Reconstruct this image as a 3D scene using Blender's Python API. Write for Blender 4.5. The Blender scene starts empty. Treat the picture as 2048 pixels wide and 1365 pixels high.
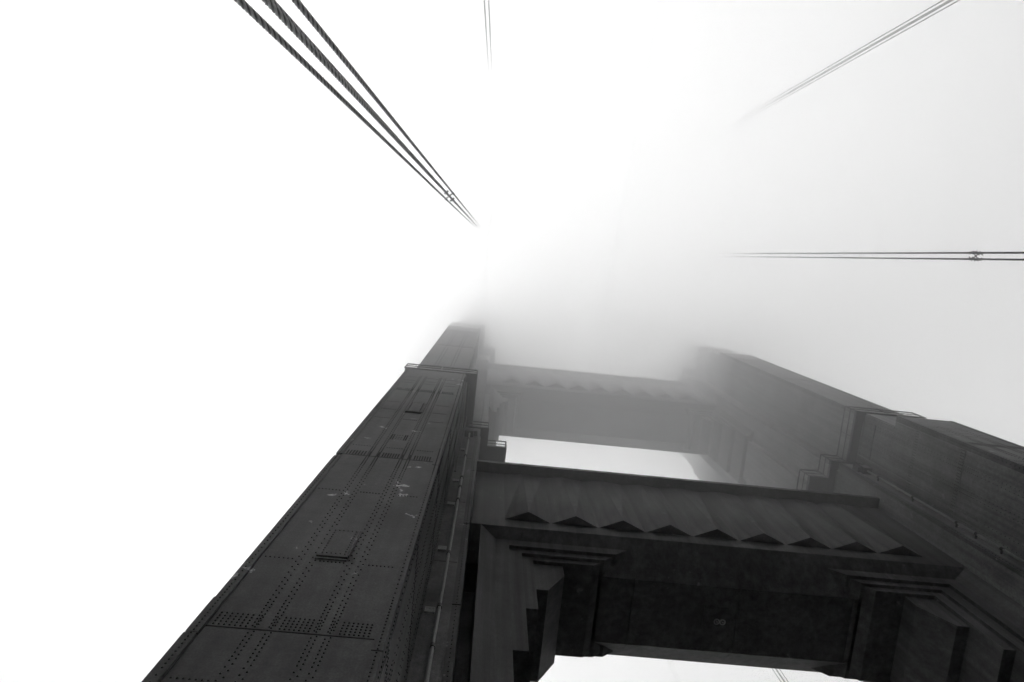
import bpy, math, random
from mathutils import Matrix, Vector
random.seed(7)
S = bpy.context.scene
COL = S.collection
EYE = 1.6                                     # eye height above the deck; heights below are given from the eye

# ------------------------------------------------------------------ camera
rx, ry, rz = (0.125264, -0.031306, 0.102521)
def m3(a): return Matrix(a)
c, s = math.cos, math.sin
Rx = m3(((1,0,0),(0,c(rx),-s(rx)),(0,s(rx),c(rx))))
Ry = m3(((c(ry),0,s(ry)),(0,1,0),(-s(ry),0,c(ry))))
Rz = m3(((c(rz),-s(rz),0),(s(rz),c(rz),0),(0,0,1)))
R = Rz @ Rx @ Ry
cam = bpy.data.cameras.new('camera'); co = bpy.data.objects.new('camera', cam); COL.objects.link(co)
right, down, fwd = Vector(R[0]), Vector(R[1]), Vector(R[2])
up, back = -down, -fwd
co.matrix_world = Matrix(((right.x, up.x, back.x, 0), (right.y, up.y, back.y, 0), (right.z, up.z, back.z, EYE), (0,0,0,1)))
cam.sensor_width = 36.0; cam.lens = 1300.0/2048*36.0
cam.clip_start = 0.05; cam.clip_end = 3000
S.camera = co

# ------------------------------------------------------------------ sky, sun, exposure
SUN_EL, SUN_AZ = math.radians(33), math.radians(287)     # azimuth clockwise from +Y: out to the left, a little beyond the tower
w = bpy.data.worlds.new('World'); S.world = w; w.use_nodes = True
nt = w.node_tree; nt.nodes.clear()
sky = nt.nodes.new('ShaderNodeTexSky'); sky.sky_type = 'NISHITA'; sky.sun_disc = False
sky.sun_elevation = SUN_EL; sky.sun_rotation = SUN_AZ; sky.air_density = 1.5; sky.dust_density = 4.5
bw = nt.nodes.new('ShaderNodeRGBToBW'); bg = nt.nodes.new('ShaderNodeBackground'); wo = nt.nodes.new('ShaderNodeOutputWorld')
nt.links.new(sky.outputs[0], bw.inputs[0]); nt.links.new(bw.outputs[0], bg.inputs[0]); nt.links.new(bg.outputs[0], wo.inputs[0])
bg.inputs[1].default_value = 0.15
sl = bpy.data.lights.new('sun', 'SUN'); so = bpy.data.objects.new('sun', sl); COL.objects.link(so)
sl.energy = 0.5; sl.angle = math.radians(60); sl.color = (1, 1, 1)
sd = Vector((math.sin(SUN_AZ)*math.cos(SUN_EL), math.cos(SUN_AZ)*math.cos(SUN_EL), math.sin(SUN_EL)))
so.rotation_euler = (-sd).to_track_quat('-Z', 'Y').to_euler()
so.location = sd*300
vs = S.view_settings
S.display_settings.display_device = 'sRGB'
vs.view_transform = 'Standard'; vs.look = 'None'; vs.exposure = 2.92; vs.gamma = 1.0; vs.use_curve_mapping = False
S.render.engine = 'CYCLES'
S.cycles.max_bounces = 14; S.cycles.diffuse_bounces = 3; S.cycles.glossy_bounces = 2; S.cycles.volume_bounces = 5
S.cycles.use_denoising = True; S.cycles.sample_clamp_indirect = 0.4

# ------------------------------------------------------------------ materials (black and white place: greys only)
def mat(name, base, var=0.35, rough=0.5, chips=0.0, streak=0.0, bump=0.0, scale=1.0, spec=0.09):
    m = bpy.data.materials.new(name); m.use_nodes = True
    n = m.node_tree.nodes; l = m.node_tree.links
    b = n['Principled BSDF']; b.inputs['Roughness'].default_value = rough
    b.inputs['Specular IOR Level'].default_value = spec
    tc = n.new('ShaderNodeTexCoord')
    def noise(sc, det, vec):
        t = n.new('ShaderNodeTexNoise'); t.inputs['Scale'].default_value = sc; t.inputs['Detail'].default_value = det
        t.inputs['Roughness'].default_value = 0.62
        l.new(vec, t.inputs['Vector']); return t.outputs[0]
    def math_(op, a, bb, c2=None):
        q = n.new('ShaderNodeMath'); q.operation = op
        for i, v in enumerate((a, bb, c2)):
            if v is None: continue
            if isinstance(v, (int, float)): q.inputs[i].default_value = v
            else: l.new(v, q.inputs[i])
        return q.outputs[0]
    v = tc.outputs['Object']
    f1 = noise(0.55*scale, 6, v); f2 = noise(6.0*scale, 8, v)
    a = math_('MULTIPLY_ADD', f1, 3.2*var, 1-1.6*var)
    a2 = math_('MULTIPLY_ADD', f2, 2.2*var, 1-1.1*var)
    f0 = noise(28.0*scale, 4, v)
    a2 = math_('MULTIPLY', a2, math_('MULTIPLY_ADD', f0, 2.4*var, 1-1.2*var))
    a = math_('MULTIPLY', a, a2)
    if streak:
        mp = n.new('ShaderNodeMapping'); mp.inputs['Scale'].default_value = (3.2, 3.2, 0.10); l.new(v, mp.inputs[0])
        f3 = noise(1.0, 7, mp.outputs[0])
        a = math_('MULTIPLY', a, math_('MULTIPLY_ADD', f3, 4.2*streak, 1-2.1*streak))
    val = math_('MAXIMUM', math_('MULTIPLY', a, base), base*0.2)
    if chips:
        f4 = noise(2.1, 12, v); f5 = noise(0.35, 3, v)
        mm = math_('ADD', f4, math_('MULTIPLY', f5, 0.5))
        mr = n.new('ShaderNodeMapRange'); mr.inputs[1].default_value = 0.93; mr.inputs[2].default_value = 1.0
        l.new(mm, mr.inputs[0])
        val = math_('MULTIPLY_ADD', mr.outputs[0], chips, val)
    cmb = n.new('ShaderNodeCombineColor')
    for i in range(3): l.new(val, cmb.inputs[i])
    l.new(cmb.outputs[0], b.inputs['Base Color'])
    rg = math_('MULTIPLY_ADD', f2, 0.35, rough-0.17); l.new(rg, b.inputs['Roughness'])
    if bump:
        bp = n.new('ShaderNodeBump'); bp.inputs['Strength'].default_value = bump; bp.inputs['Distance'].default_value = 0.02
        l.new(f2, bp.inputs['Height']); l.new(bp.outputs[0], b.inputs['Normal'])
    return m
STEEL = mat('painted_steel', 0.030, 0.6, 0.5, chips=0.22, streak=0.22, bump=0.25)
STEELD = mat('painted_steel_inner', 0.07, 0.65, 0.55, chips=0.06, streak=0.35, bump=0.2)
STEEL_FOG = mat('fog_paled_steel', 0.075, 0.6, 0.55, chips=0.12, streak=0.3, bump=0.25)  # far leg's lighter copy: fog veil and skylight put into the colour
STEELD_FOG = mat('fog_paled_steel_inner', 0.12, 0.42, 0.6, chips=0.05, streak=0.4, bump=0.2)  # the same for its inner walls, paled in the base colour for fog
CLAD = mat('painted_cladding', 0.041, 0.45, 0.55, chips=0.05, streak=0.5, bump=0.2)
RIVET = mat('rivet_paint', 0.007, 0.3, 0.4)
PIPE = mat('galvanised_pipe', 0.15, 0.3, 0.4)
CLEAT = mat('pale_cleat_paint', 0.2, 0.5, 0.5)
RAIL = mat('rail_steel', 0.04, 0.3, 0.45)
ROPE = mat('wire_rope', 0.045, 0.25, 0.4, spec=0.3)
ROPE_HI = mat('wire_rope_highlight', 0.26, 0.3, 0.4, spec=0.3)  # pale copy of the rope: strand highlights painted as colour
CLAMP = mat('clamp_steel', 0.06, 0.3, 0.45)
ASPH = mat('asphalt', 0.05, 0.4, 0.9)
CONC = mat('sidewalk_concrete', 0.3, 0.4, 0.9)
SEA = mat('sea_water', 0.03, 0.3, 0.25)

# ------------------------------------------------------------------ mesh helpers
CUBE_F = ((0,3,2,1),(4,5,6,7),(0,1,5,4),(1,2,6,5),(2,3,7,6),(3,0,4,7))
class MB:
    def __init__(self, mirror=None): self.v = []; self.f = []; self.m = mirror
    def add(self, vs_, fs_):
        o = len(self.v)
        if self.m is None:
            self.v += [tuple(p) for p in vs_]; self.f += [tuple(i+o for i in f) for f in fs_]
        else:
            self.v += [(2*self.m-p[0], p[1], p[2]) for p in vs_]; self.f += [tuple(i+o for i in reversed(f)) for f in fs_]
        return self
    def box(self, x0, x1, y0, y1, z0, z1):
        return self.add([(x0,y0,z0),(x1,y0,z0),(x1,y1,z0),(x0,y1,z0),(x0,y0,z1),(x1,y0,z1),(x1,y1,z1),(x0,y1,z1)], CUBE_F)
    def prism(self, poly, a, b, axis):
        # poly counter-clockwise in (x,y) for axis z, (x,z) for axis y, (y,z) for axis x
        def P(p, t): return (p[0],p[1],t) if axis == 'z' else ((p[0],t,p[1]) if axis == 'y' else (t,p[0],p[1]))
        n = len(poly)
        area = sum(poly[i][0]*poly[(i+1)%n][1]-poly[(i+1)%n][0]*poly[i][1] for i in range(n))
        if area < 0: poly = poly[::-1]
        vs_ = [P(p,a) for p in poly]+[P(p,b) for p in poly]
        fs_ = [tuple(range(n))[::-1], tuple(range(n,2*n))]+[(i,(i+1)%n,n+(i+1)%n,n+i) for i in range(n)]
        if axis == 'y': fs_ = [f[::-1] for f in fs_]
        return self.add(vs_, fs_)
    def tube(self, pts, r, n=8, cap=True):
        pts = [Vector(p) for p in pts]
        rings = []
        for i, p in enumerate(pts):
            d = (pts[min(i+1,len(pts)-1)]-pts[max(i-1,0)]).normalized()
            u = d.cross(Vector((0,0,1)) if abs(d.z) < 0.9 else Vector((1,0,0))).normalized(); v = d.cross(u)
            rings.append([p+u*(r*math.cos(2*math.pi*k/n))+v*(r*math.sin(2*math.pi*k/n)) for k in range(n)])
        vs_ = [q for ring in rings for q in ring]; fs_ = []
        for i in range(len(pts)-1):
            for k in range(n):
                fs_.append((i*n+k, (i+1)*n+k, (i+1)*n+(k+1)%n, i*n+(k+1)%n))
        if cap: fs_ += [tuple(range(n)), tuple(range((len(pts)-1)*n, len(pts)*n))[::-1]]
        return self.add(vs_, fs_)
    def rivet(self, p, nrm, r=0.022, h=0.017, n=6):
        p = Vector(p); nrm = Vector(nrm); u = nrm.orthogonal().normalized(); v = nrm.cross(u)
        vs_ = []
        for rr, hh in ((r,-0.004),(r*0.82,h*0.6),(r*0.35,h)):
            vs_ += [p+u*(rr*math.cos(2*math.pi*k/n))+v*(rr*math.sin(2*math.pi*k/n))+nrm*hh for k in range(n)]
        fs_ = [(j*n+k, j*n+(k+1)%n, (j+1)*n+(k+1)%n, (j+1)*n+k) for j in (0,1) for k in range(n)]+[tuple(range(2*n,3*n))]
        return self.add(vs_, fs_)
    def mesh(self, name, material, smooth=False):
        me = bpy.data.meshes.new(name)
        me.from_pydata([(x,y,z+EYE) for x,y,z in self.v], [], self.f); me.materials.append(material)
        if smooth:
            for p in me.polygons: p.use_smooth = True
        me.update(); return me
    def build(self, name, material, parent=None, smooth=False):
        o = bpy.data.objects.new(name, self.mesh(name, material, smooth)); COL.objects.link(o)
        if parent: o.parent = parent
        return o
def tag(o, label=None, cat=None, group=None, kind=None):
    for k, v in (('label',label),('category',cat),('group',group),('kind',kind)):
        if v: o[k] = v
    return o
def empty(name): 
    o = bpy.data.objects.new(name, None); COL.objects.link(o); return o
def copy_part(o, parent, dx=0, dy=0, dz=0):
    q = o.copy(); COL.objects.link(q); q.parent = parent; q.location = o.location+Vector((dx,dy,dz)); return q

YC = 14.15                                    # centre plane of the tower across its thickness
ML, MS = 10.86, 11.02                         # mirror planes of the two legs and of the struts
def my(y): return 2*YC-y

# ------------------------------------------------------------------ the setting
road = MB(); road.box(2.6, 19.2, -160, 200, -EYE-0.55, -EYE-0.14); tag(road.build('road', ASPH), kind='structure')
for mm in (None, ML):
    side = MB(mm); side.box(-4.6, 2.6, -160, 200, -EYE-0.5, -EYE); tag(side.build('sidewalk', CONC), kind='structure')
sea = MB(); sea.box(-170, 190, -165, 205, -69.5, -68.6); tag(sea.build('sea', SEA), kind='structure')

# ------------------------------------------------------------------ the tower
tower = tag(empty('bridge_tower'), 'riveted steel suspension bridge tower climbing from the deck into thick fog', 'bridge tower')
X0, X1, YF = -4.45, -1.25, 6.5
SEAMS = (0.65, 10.15, 19.65, 29.6)
TOP = 35.15
def leg(mirror):
    STEEL, STEELD = (STEEL_FOG, STEELD_FOG) if mirror else (globals()['STEEL'], globals()['STEELD'])  # the far leg takes the steels lightened for fog and skylight
    b = MB(mirror)
    b.box(X0+.01, X1-.004, YF+.03, my(YF+.03), -12, TOP)
    b.box(X0+.06, X1-.05, YF+.58, my(YF+.58), TOP, 38.12)
    b.box(-5.5, -.15, 10.3, my(10.3), -12, 38.1)
    b.box(-6.4, 0.9, 13.9, my(13.9), -12, 38.08)
    b.box(-4.36, -1.28, 7.2, my(7.2), 38.12, 64.5)
    b.box(-4.28, -1.33, 7.5, my(7.5), 64.5, 67.5)
    b.box(-5.35, -.12, 10.75, my(10.75), 38.1, 67.4)
    b.box(-6.1, .35, 12.6, my(12.6), 38.08, 67.3)
    b.box(-4.06, -1.55, 7.76, my(7.76), 67.5, 104)
    b.box(-5.1, -.4, 11.0, my(11.0), 67.4, 104)
    b.box(-3.95, -1.75, 8.4, my(8.4), 104, 148)
    b.box(-4.9, -.75, 11.2, my(11.2), 104, 147)
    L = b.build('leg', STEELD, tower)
    # cover plates of the front face, one per course
    edges = (-11.9,)+SEAMS+(TOP,)
    for z0, z1 in zip(edges[:-1], edges[1:]):
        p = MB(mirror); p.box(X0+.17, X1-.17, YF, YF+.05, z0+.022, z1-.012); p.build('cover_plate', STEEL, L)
        for (u0, u1) in ((0, .2), (3.0, 3.2)):
            dz = -.33 if u0 else (-.28 if z0 < 11 else -.05)
            a = MB(mirror); a.box(X0+u0, X0+u1, YF-.024, YF+.3, z0+dz+.02, z1-.012+(dz if z1 < TOP else 0)); a.build('corner_angle', STEEL, L)
    # low ridge where the lowest left angle is doubled
    a = MB(mirror); a.box(X0-.02, X0+.18, YF-.04, YF+.2, -9.5, 9.87); a.build('corner_angle', STEEL, L)
    a = MB(mirror); a.box(X0-.014, X0+.18, YF-.034, YF+.2, 9.92, 10.98); a.build('corner_angle', STEEL, L)
    # rivets
    r = MB(mirror); N = (0,-1,0)
    yr = YF-.0
    def near_seam(z): return min(abs(z-q) for q in SEAMS)
    for u in (.94, 1.02, 1.22, 1.30, 1.97, 2.05, 2.20, 2.28):
        ph = .0 if round(u*100) in (94,122,197,220) else .5
        z = 0.8
        while z < 33.2:
            d = near_seam(z); st = .105 if d < .95 else (.16 if d < 1.7 else .225)
            inh = 1.28 < u < 1.9 and (12.9 < z < 14.2)
            if not inh and d > .03: r.rivet((X0+u, yr, z+ph*st), N)
            z += st
    bays = ((.30, .84), (1.40, 1.88), (2.40, 2.88))
    for zs in SEAMS[1:]:
        for (a0, a1) in bays:
            n = 7
            for i in range(n):
                for k in range(5): r.rivet((X0+a0+(a1-a0)*i/(n-1), yr, zs+.08+.085*k), N, .024)
        for k in range(5):
            for u in (.99, 1.26, 2.01, 2.24): r.rivet((X0+u, yr, zs+.08+.085*k), N)
    for zs, bs in ((8.82,(0,1,2)),(12.68,(0,1,2)),(16.62,(0,1,2)),(20.67,(0,1,2)),(24.4,(0,1,2)),(25.8,(0,2)),(27.15,(0,2)),(5.0,(0,1,2)),(32.0,(0,1,2)),(32.9,(0,1,2)),(31.4,(0,1,2))):
        for i in bs:
            a0, a1 = bays[i]; n = 7
            for k in range(n): r.rivet((X0+a0+(a1-a0)*k/(n-1), yr, zs), N)
    for u in (.10, 3.10):
        z = .8
        while z < TOP-.1:
            d = near_seam(z); st = .1 if d < 1.3 else .17
            r.rivet((X0+u, YF-.024-(.016 if (u < 1 and z < 9.87) else .01 if (u<1 and z<10.98) else 0), z), N); z += st
    # plates of the inner wall
    for z0, z1 in zip((-11.9,)+SEAMS[:2]+(14.9, 19.65, 24.6, 29.6), SEAMS[:2]+(14.9, 19.65, 24.6, 29.6, 35.1)):
        for y0_, y1_ in ((YF+.32, 8.72), (8.75, 10.2)):
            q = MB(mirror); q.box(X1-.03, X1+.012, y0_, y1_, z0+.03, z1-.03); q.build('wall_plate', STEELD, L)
    # plates of the upper front
    for z0, z1 in ((38.4, 40.2), (40.2, 50.1), (50.1, 60.0), (60.0, 64.45)):
        q = MB(mirror); q.box(-4.2, -1.45, 7.17, 7.25, z0+.03, z1-.02); q.build('cover_plate', STEEL, L)
        for a0, a1 in ((-4.38, -4.16), (-1.49, -1.26)):
            q = MB(mirror); q.box(a0, a1, 7.14, 7.4, z0+.03, z1-.02); q.build('corner_angle', STEEL, L)
    # small hatch cluster
    for u in (1.33, 1.40, 1.78, 1.85):
        for k in range(7): r.rivet((X0+u, yr, 21.68+.095*k), N, .026)
    for u in (1.5, 1.59, 1.68):
        for z in (21.75, 21.95, 22.2): r.rivet((X0+u, yr, z), N)
    # stiffener strips near the top course
    # upper section front
    for u in (1.0, 1.2, 2.0, 2.2):
        z = 38.6
        while z < 64.2: r.rivet((X0+u, 7.17, z), N, .03, .02); z += .3
    for zs in (40.2, 50.1, 60.0):
        for i in range(18):
            for k in range(5): r.rivet((X0+.3+i*.155, 7.17, zs+.1+.1*k), N, .028, .02)
    # inner wall facing the roadway
    NX = (1,0,0)
    for y in (6.62, 7.55, 7.75, 8.62, 8.82, 9.7, 10.1):
        z = 3.0
        while z < 37.5:
            d = near_seam(z); st = .13 if d < 1.0 else .24
            r.rivet((X1+.012 if z < TOP else X1-.05, max(y, YF+.12) if z < TOP else max(y, YF+.7), z), NX); z += st
    for zs in SEAMS[1:]+(14.2, 24.5, 33.0):
        for i in range(22):
            for k in range(3): r.rivet((X1+.012, 6.85+i*.145, zs+.09+.09*k), NX, .026)
    # step face with the pipe
    z = 3.0
    while z < 37.5:
        r.rivet((-.27, 10.262, z), N); z += .19
    z = 3.0
    while z < 37.5:
        r.rivet((-1.13, 10.3, z), N); r.rivet((-.47, 10.3, z+.1), N); z += .26
    for zs in (6.5, 11.2, 16.4, 22.6, 27.0, 31.3, 34.5):
        for i in range(6): r.rivet((-1.05+i*.11, 10.3, zs), N); r.rivet((-1.05+i*.11, 10.3, zs+.1), N)
    tag(r.build('rivets', RIVET, L), kind='stuff')
    # flange strip on the step face and the seams of its plates
    zz = (-11.9, 6.7, 11.8, 18.1, 24.0, 30.3, 38.0)
    for z0, z1 in zip(zz[:-1], zz[1:]):
        a = MB(mirror); a.box(-.40, -.146, 10.262, 10.42, z0+.02, z1-.02); a.build('corner_angle', STEEL, L)
    for z0, z1 in zip((-11.9, 9.2, 14.1, 20.8, 26.2, 32.2), (9.2, 14.1, 20.8, 26.2, 32.2, 37.9)):
        a = MB(mirror); a.box(-1.2, -.43, 10.285, 10.33, z0+.015, z1-.015); a.build('cover_plate', STEELD, L)
    # hatches on the front face
    for z0, z1, lo in ((12.93, 14.18, .045), (25.65, 27.26, .03)):
        h = MB(mirror); h.box(X0+1.31, X0+1.88, YF-.035, YF+.01, z0, z1); H = h.build('hatch_cover', STEEL, L)
        fr = MB(mirror)
        for k in range(6):
            fr.rivet((X0+1.36+k*.094, YF-.035, z1-.06), N); fr.rivet((X0+1.36+k*.094, YF-.035, z0+.07), N)
        n = int((z1-z0)/.11)
        for k in range(1, n):
            fr.rivet((X0+1.36, YF-.035, z0+.07+k*.11), N); fr.rivet((X0+1.83, YF-.035, z0+.07+k*.11), N)
        fr.box(X0+1.27, X0+1.92, YF-.042, YF+.005, z0-lo-.02, z0-.02)
        fr.box(X0+1.27, X0+1.92, YF-.03, YF+.005, z0-lo-.13, z0-lo-.09)
        fr.box(X0+1.90, X0+1.935, YF-.05, YF+.005, z0-.019, z1)
        fr.build('hatch_rim', STEEL, L)
    # pipe with couplings and a bracket box at its head
    PX = -.74
    p = MB(mirror); p.tube([(PX,10.07,-EYE),(PX,10.07,12),(PX,10.07,25),(PX,10.07,37.0)], .052, 10)
    p.build('drain_pipe', PIPE, L, True)
    for z in (9.5, 15.66, 17.6, 21.0, 25.9, 27.4, 28.65, 31.9, 35.0):
        q = MB(mirror); q.tube([(PX,10.07,z-.07),(PX,10.07,z+.07)], .075, 10); q.box(PX-.03, PX+.03, 10.1, 10.32, z-.03, z+.03); q.build('pipe_collar', RAIL, L)
    for z in (8.2, 17.66, 21.68, 25.84, 28.66, 33.5):
        q = MB(mirror); q.box(-1.16, -.86, 10.22, 10.29, z-.14, z+.14)
        for i in range(3): q.rivet((-1.1+.09*i, 10.22, z+.04), N)
        q.build('cleat', CLEAT, L)
    q = MB(mirror); q.box(-1.0, -.52, 9.9, 10.3, 36.1, 36.75); q.box(-.5, -.3, 9.95, 10.25, 36.3, 36.9); q.box(-.85,-.6,9.85,9.98,36.8,37.3); q.build('junction_box', RAIL, L)
    # second pipe run in the corner beside the front block
    q = MB(mirror); q.tube([(-1.05,9.6,28.0),(-1.05,9.6,37.9)], .04, 8); q.tube([(-1.05,7.4,36.6),(-1.05,9.6,36.6)], .03, 8); q.build('conduit', STEELD, L)
    # access platforms
    for zp, path, inner in ((38.2, [(-4.97,7.0),(-.7,7.0),(-.7,10.22),(.33,10.22),(.33,11.32),(1.5,11.32),(1.5,12.9)],
                             [(-4.97,7.55),(-1.2,7.55),(-1.2,10.8),(-.1,10.8),(-.1,12.7),(.95,12.7),(.95,12.9)]),
                            (70.0, [(-4.6,7.55),(-.85,7.55),(-.85,9.95),(.5,9.95),(.5,11.5)], [(-4.6,7.9),(-1.35,7.9),(-1.35,10.7),(0,10.7),(0,11.5)])):
        g = MB(mirror); 
        for i in range(len(path)-1):
            a, b2, c2, d2 = path[i], path[i+1], inner[i+1], inner[i]
            g.prism([a, b2, c2, d2], zp-.04-.002*i, zp+.04-.002*i, 'z')
        P = g.build('platform', RAIL, L)
        rl = MB(mirror); rr = .042
        for h in (.62, 1.25):
            pts = [(x, y, zp+h) for x, y in path]
            for i in range(len(pts)-1): rl.tube([pts[i], pts[i+1]], rr if h > 1 else .03, 6)
        # toe edge
        for i in range(len(path)-1):
            (ax, ay), (bx, by) = path[i], path[i+1]
            rl.box(min(ax,bx)-.03, max(ax,bx)+.03, min(ay,by)-.03, max(ay,by)+.03, zp-.12-.003*i, zp+.10+.003*i)
        rl.build('railing', RAIL, P)
        for i in range(len(path)-1):
            a, b2 = Vector(path[i]), Vector(path[i+1]); n = max(1, round((b2-a).length/1.9))
            for k in range(n):
                q = a.lerp(b2, k/n); ps = MB(mirror); ps.tube([(q.x,q.y,zp+.02),(q.x,q.y,zp+1.25)], .04, 6); ps.build('railing_post', RAIL, P)
        if zp < 40:
            for x in (-4.6, -3.2, -1.8):
                br = MB(mirror); br.prism([(7.02,zp-.125),(7.58,zp-.125),(7.58,zp-.7)], x, x+.05, 'x'); br.build('platform_bracket', RAIL, P)
    return L
legL = leg(None); tag(legL, 'near leg with a pale pipe running up its inner step')
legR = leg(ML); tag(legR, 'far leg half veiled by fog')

# portal struts
def strut(y0, zt, zpl, zb, slope, depth, zbr, bx, pl_w):
    """front plane y0; top zt; pleat bottoms zpl; face bottom zb; inner soffit zb-slope, reached at y0+depth"""
    xl, xr = -.12, 2*MS+.12-.35
    zs = zb-slope
    b = MB()
    prof = [(y0, zt-.02), (y0, zb), (y0+depth-.02, zs+.045), (my(y0+depth-.02), zs+.045), (my(y0), zb), (my(y0), zt-.02)]
    b.prism(prof, xl, xr, 'x')
    T = b.build('portal_strut', CLAD, tower)
    # ledge
    g = MB(); g.box(xl-.02, xr+.02, y0-.56, y0+.3, zt-.28, zt); 
    for x in (2.2, 5.2, 9.9, 13.4, 15.1): g.box(x, x+.14, y0-.55, y0-.45, zt-.01, zt+.07)
    g.build('ledge', CLAD, T)
    # pleats
    pm = MB(); hw = pl_w/2
    ztop = zt-.285; pr = .44; pt = .10
    vs_ = [(-hw, y0+.002, zpl), (hw, y0+.002, zpl), (0, y0-pr, zpl), (-hw, y0+.002, ztop), (hw, y0+.002, ztop), (0, y0-pt, ztop)]
    pm.add(vs_, [(0,1,2),(3,5,4),(0,2,5,3),(2,1,4,5),(1,0,3,4)])
    me = pm.mesh('pleat', CLAD)
    x0 = 2.36
    for k in range(9):
        o = bpy.data.objects.new('pleat', me); COL.objects.link(o); o.parent = T; o.location = (x0+k*2.118, 0, 0)
    # sloping and flat soffit panels
    xs = (.34, 6.92, 11.42, 16.25, 2*MS-.34)
    for a, b2 in zip(xs[:-1], xs[1:]):
        for far in (0, 1):
            q = MB(); pf = [(y0+.02, zb-.005), (y0+.03, zb-.025), (y0+depth, zs+.005), (y0+depth, zs+.05)]
            if far: pf = [(my(y), z) for y, z in pf]
            q.prism(pf, a+.03, b2-.03, 'x'); q.build('soffit_panel', CLAD, T)
        q = MB(); q.box(a+.03, b2-.03, y0+depth+.02, my(y0+depth+.02), zs, zs+.05); q.build('soffit_panel', CLAD, T)
    # brackets at both corners: four stepped plates, each running through the thickness of the strut
    for mm in (None, MS):
        s_ = 1.0
        def L1(z): return zb+(z-26.75)*zbr
        Bk = None
        def LX(x): return .32+(x-.32)*bx
        p1 = MB(mm)
        # pilaster with its chamfered edge, then the arm of the first plate
        yq = y0+.42
        p1.prism([(.32,y0),(LX(1.0),yq),(LX(1.57),yq),(LX(1.57),my(yq)),(LX(1.0),my(yq)),(.32,my(y0))], L1(-8) if zb < 40 else zb-9, zb+.1, 'z')
        p1.prism([(LX(1.0),L1(26.6)),(LX(6.9),L1(26.6)),(LX(6.05),L1(25.86)),(LX(1.0),L1(25.86))], yq+.001, my(yq+.001), 'y')
        B = p1.build('bracket', CLAD, T)
        p2 = MB(mm); y2 = y0+.57
        p2.prism([(LX(1.2),L1(25.9)),(LX(1.2),L1(18.76)),(LX(2.1),L1(18.76)),(LX(2.1),L1(25.55)),(LX(5.56),L1(25.55)),(LX(5.95),L1(25.9))], y2, my(y2), 'y'); p2.build('bracket_plate', CLAD, B)
        p3 = MB(mm); y3 = y0+.71
        p3.prism([(LX(1.9),L1(25.6)),(LX(1.9),L1(21.51)),(LX(2.57),L1(21.51)),(LX(2.57),L1(25.26)),(LX(5.08),L1(25.26)),(LX(5.46),L1(25.6))], y3, my(y3), 'y'); p3.build('bracket_plate', CLAD, B)
        p4 = MB(mm); y4 = y0+.86
        p4.prism([(LX(2.3),L1(25.4)),(LX(2.3),L1(23.19)),(LX(3.06),L1(23.19)),(LX(3.81),L1(24.49)),(LX(3.81),L1(25.4))], y4, my(y4), 'y'); p4.build('bracket_plate', CLAD, B)
    return T
s1 = strut(11.4, 33.85, 27.5, 26.75, 1.2, 1.28, 1.0, 1.0, 2.06)
tag(s1, 'lower strut with dark stepped corner brackets and a row of nine pleats')
h = MB(); h.box(10.0, 11.0, 13.62, 14.65, 25.50, 25.545); H = h.build('soffit_hatch', CLAD, s1)
for x in (10.58, 10.83):
    q = MB(); n = 14
    q.tube([(x+.11*math.cos(2*math.pi*k/n), 14.2+.11*math.sin(2*math.pi*k/n), 25.46) for k in range(n+1)], .028, 6); q.tube([(x, 14.2, 25.5), (x, 14.2, 25.42)], .035, 6)
    q.build('lifting_ring', CLEAT, H)
s2 = strut(11.75, 68.5, 61.0, 59.6, 0.9, 1.1, 0.85, 0.5, 2.06)
tag(s2, 'upper strut almost lost in fog')

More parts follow.
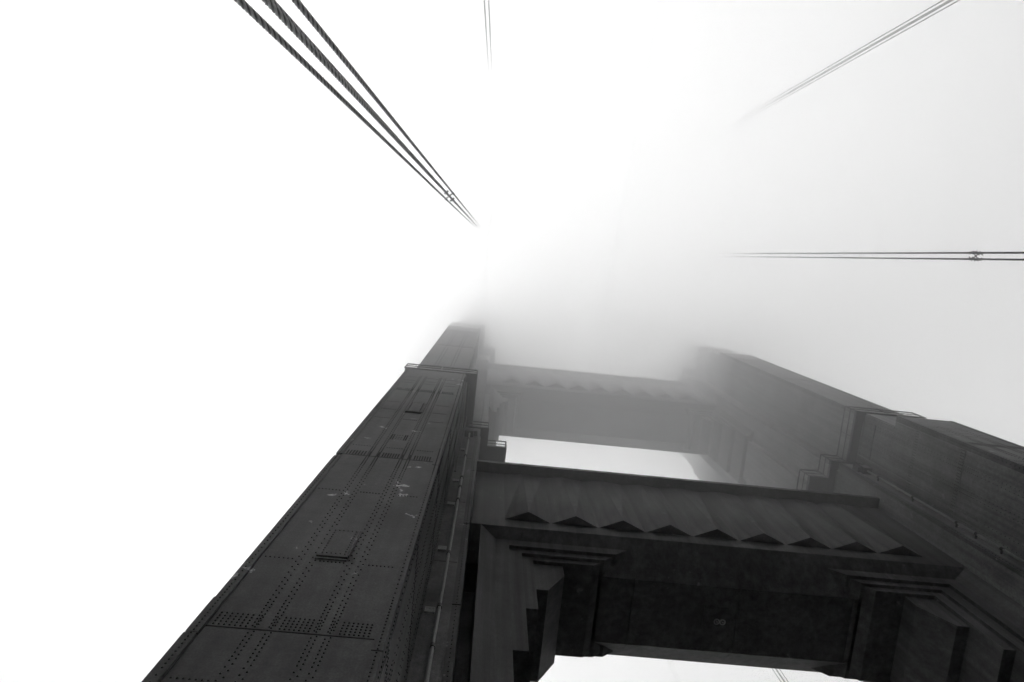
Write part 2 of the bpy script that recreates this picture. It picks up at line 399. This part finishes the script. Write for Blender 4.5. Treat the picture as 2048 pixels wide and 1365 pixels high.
# ------------------------------------------------------------------ suspenders and main cables
def rope_mesh(z0, z1, r, strands, pitch, nseg, sides=5, core=True):
    """one wire rope standing on the origin: strands laid in a helix"""
    mb = MB()
    rs = r*0.37; rc = r-rs
    n = int((z1-z0)/pitch*nseg)
    for k in range(strands):
        ph = 2*math.pi*k/strands
        pts = [(rc*math.cos(ph+2*math.pi*i/nseg), rc*math.sin(ph+2*math.pi*i/nseg), z0+pitch*i/nseg) for i in range(n+1)]
        mb.tube(pts, rs, sides)
    mb.tube([(0,0,z0),(0,0,z1)], r*.36, 6)
    mb.per_strand = n*sides+2
    return mb
ROPE_SPREAD = .163
def suspender(x, y, lean, label, ztop, fine, spacer=True, zend=None):
    E_ = tag(empty('suspender_cable'), label, 'suspender cable', 'suspender cables of the bridge')
    E_.location = (x, y, 0)
    if fine:
        lo = rope_mesh(-EYE+.3, 35, .043, 6, .62, 14, 6)
        hi = MB(); hi.tube([(0,0,34.98), (0,0,ztop)], .037, 8)
        ps_ = lo.per_strand; lo.add(hi.v, hi.f)
        me = lo.mesh('rope', ROPE, True); me.materials.append(ROPE_HI)
        for k in (0, 2, 4):                         # every other strand paler: highlights of the twist put into its colour
            for i in range(k*ps_, (k+1)*ps_): me.polygons[i].material_index = 1
    else:
        lo = MB(); lo.tube([(0,0,-EYE+.3), (0,0,ztop)], .034 if abs(y) < 5 else .029, 8); me = lo.mesh('rope', ROPE, True)
    for sx, sy in ((-1,-1),(1,-1),(-1,1),(1,1)):
        o = bpy.data.objects.new('rope', me); COL.objects.link(o); o.parent = E_; o.location = (sx*ROPE_SPREAD, sy*ROPE_SPREAD, 0)
    if spacer:
        z = 33.6; q = MB(); d = ROPE_SPREAD
        q.tube([(-d,-d,z),(d,d,z)], .03, 6); q.tube([(-d,d,z+.005),(d,-d,z+.005)], .03, 6)
        for sx, sy in ((-1,-1),(1,-1),(-1,1),(1,1)):
            t = Vector((-sy*sx*.0+sx, sy, 0)).normalized(); u = Vector((-t.y, t.x, 0))
            for dz in (-.12, .12):
                a = Vector((sx*d, sy*d, z+dz)); q.tube([a-u*.13, a+u*.13], .03, 6)
            q.tube([(sx*d, sy*d, z-.2), (sx*d, sy*d, z+.2)], .06, 8)
        q.build('spacer_clamp', CLAMP, E_)
    if lean: E_.rotation_euler = lean
    return E_
XL, XR = -2.853, 24.577
suspender(XL, -2.49, (math.radians(.52), 0, 0), 'nearest suspender of thick twisted ropes at the upper left', 95, True)
suspender(XL, -18.6, None, 'pair of faint thin ropes at the top centre of the picture', 120, False)
suspender(XR, -2.4, (math.radians(.3), 0, 0), 'level pair of ropes with a cross clamp at the right edge', 95, False)
suspender(XR, -17.4, None, 'slanting thin ropes in the upper right corner', 110, False)
suspender(XR, 29.5, None, 'thin ropes seen under the lower strut', 95, False)
suspender(XR, 44.9, None, 'faintest ropes under the lower strut, left of the clearer ones', 95, False)
for x, lab in ((XL, 'left main cable lost in the fog above the near leg'), (XR, 'right main cable lost in the fog above the far leg')):
    q = MB(); pts = []
    for i in range(41):
        y = -130+i*7.2; d = abs(y-YC); pts.append((x, y, 149-0.42*d+0.0009*d*d))
    q.tube(pts, .46, 12); tag(q.build('main_cable', ROPE, None, True), lab, 'main cable', 'main cables of the bridge')

# ------------------------------------------------------------------ fog
def vol(name, x0, x1, y0, y1, z0, z1, dens, aniso=0.5, col=1.0):
    m = bpy.data.materials.new(name); m.use_nodes = True
    n = m.node_tree.nodes; n.clear()
    v = n.new('ShaderNodeVolumePrincipled'); o = n.new('ShaderNodeOutputMaterial')
    v.inputs['Color'].default_value = (col, col, col, 1); v.inputs['Density'].default_value = dens; v.inputs['Anisotropy'].default_value = aniso
    m.node_tree.links.new(v.outputs[0], o.inputs['Volume'])
    b = MB(); b.box(x0, x1, y0, y1, z0, z1)
    return tag(b.build(name, m), kind='stuff')
vol('haze', -200, 220, -195, 235, -70.6, 156, 0.0002)
vol('fog_bank', -190, 210, -185, 225, 25.9, 78, 0.019)
vol('fog_bank', -191, 211, -186, 226, 36, 78.5, 0.006)
vol('fog_bank', -192, 212, -187, 227, 47, 79, 0.007)
vol('fog_bank', -193, 213, -188, 228, 60, 81, 0.105)
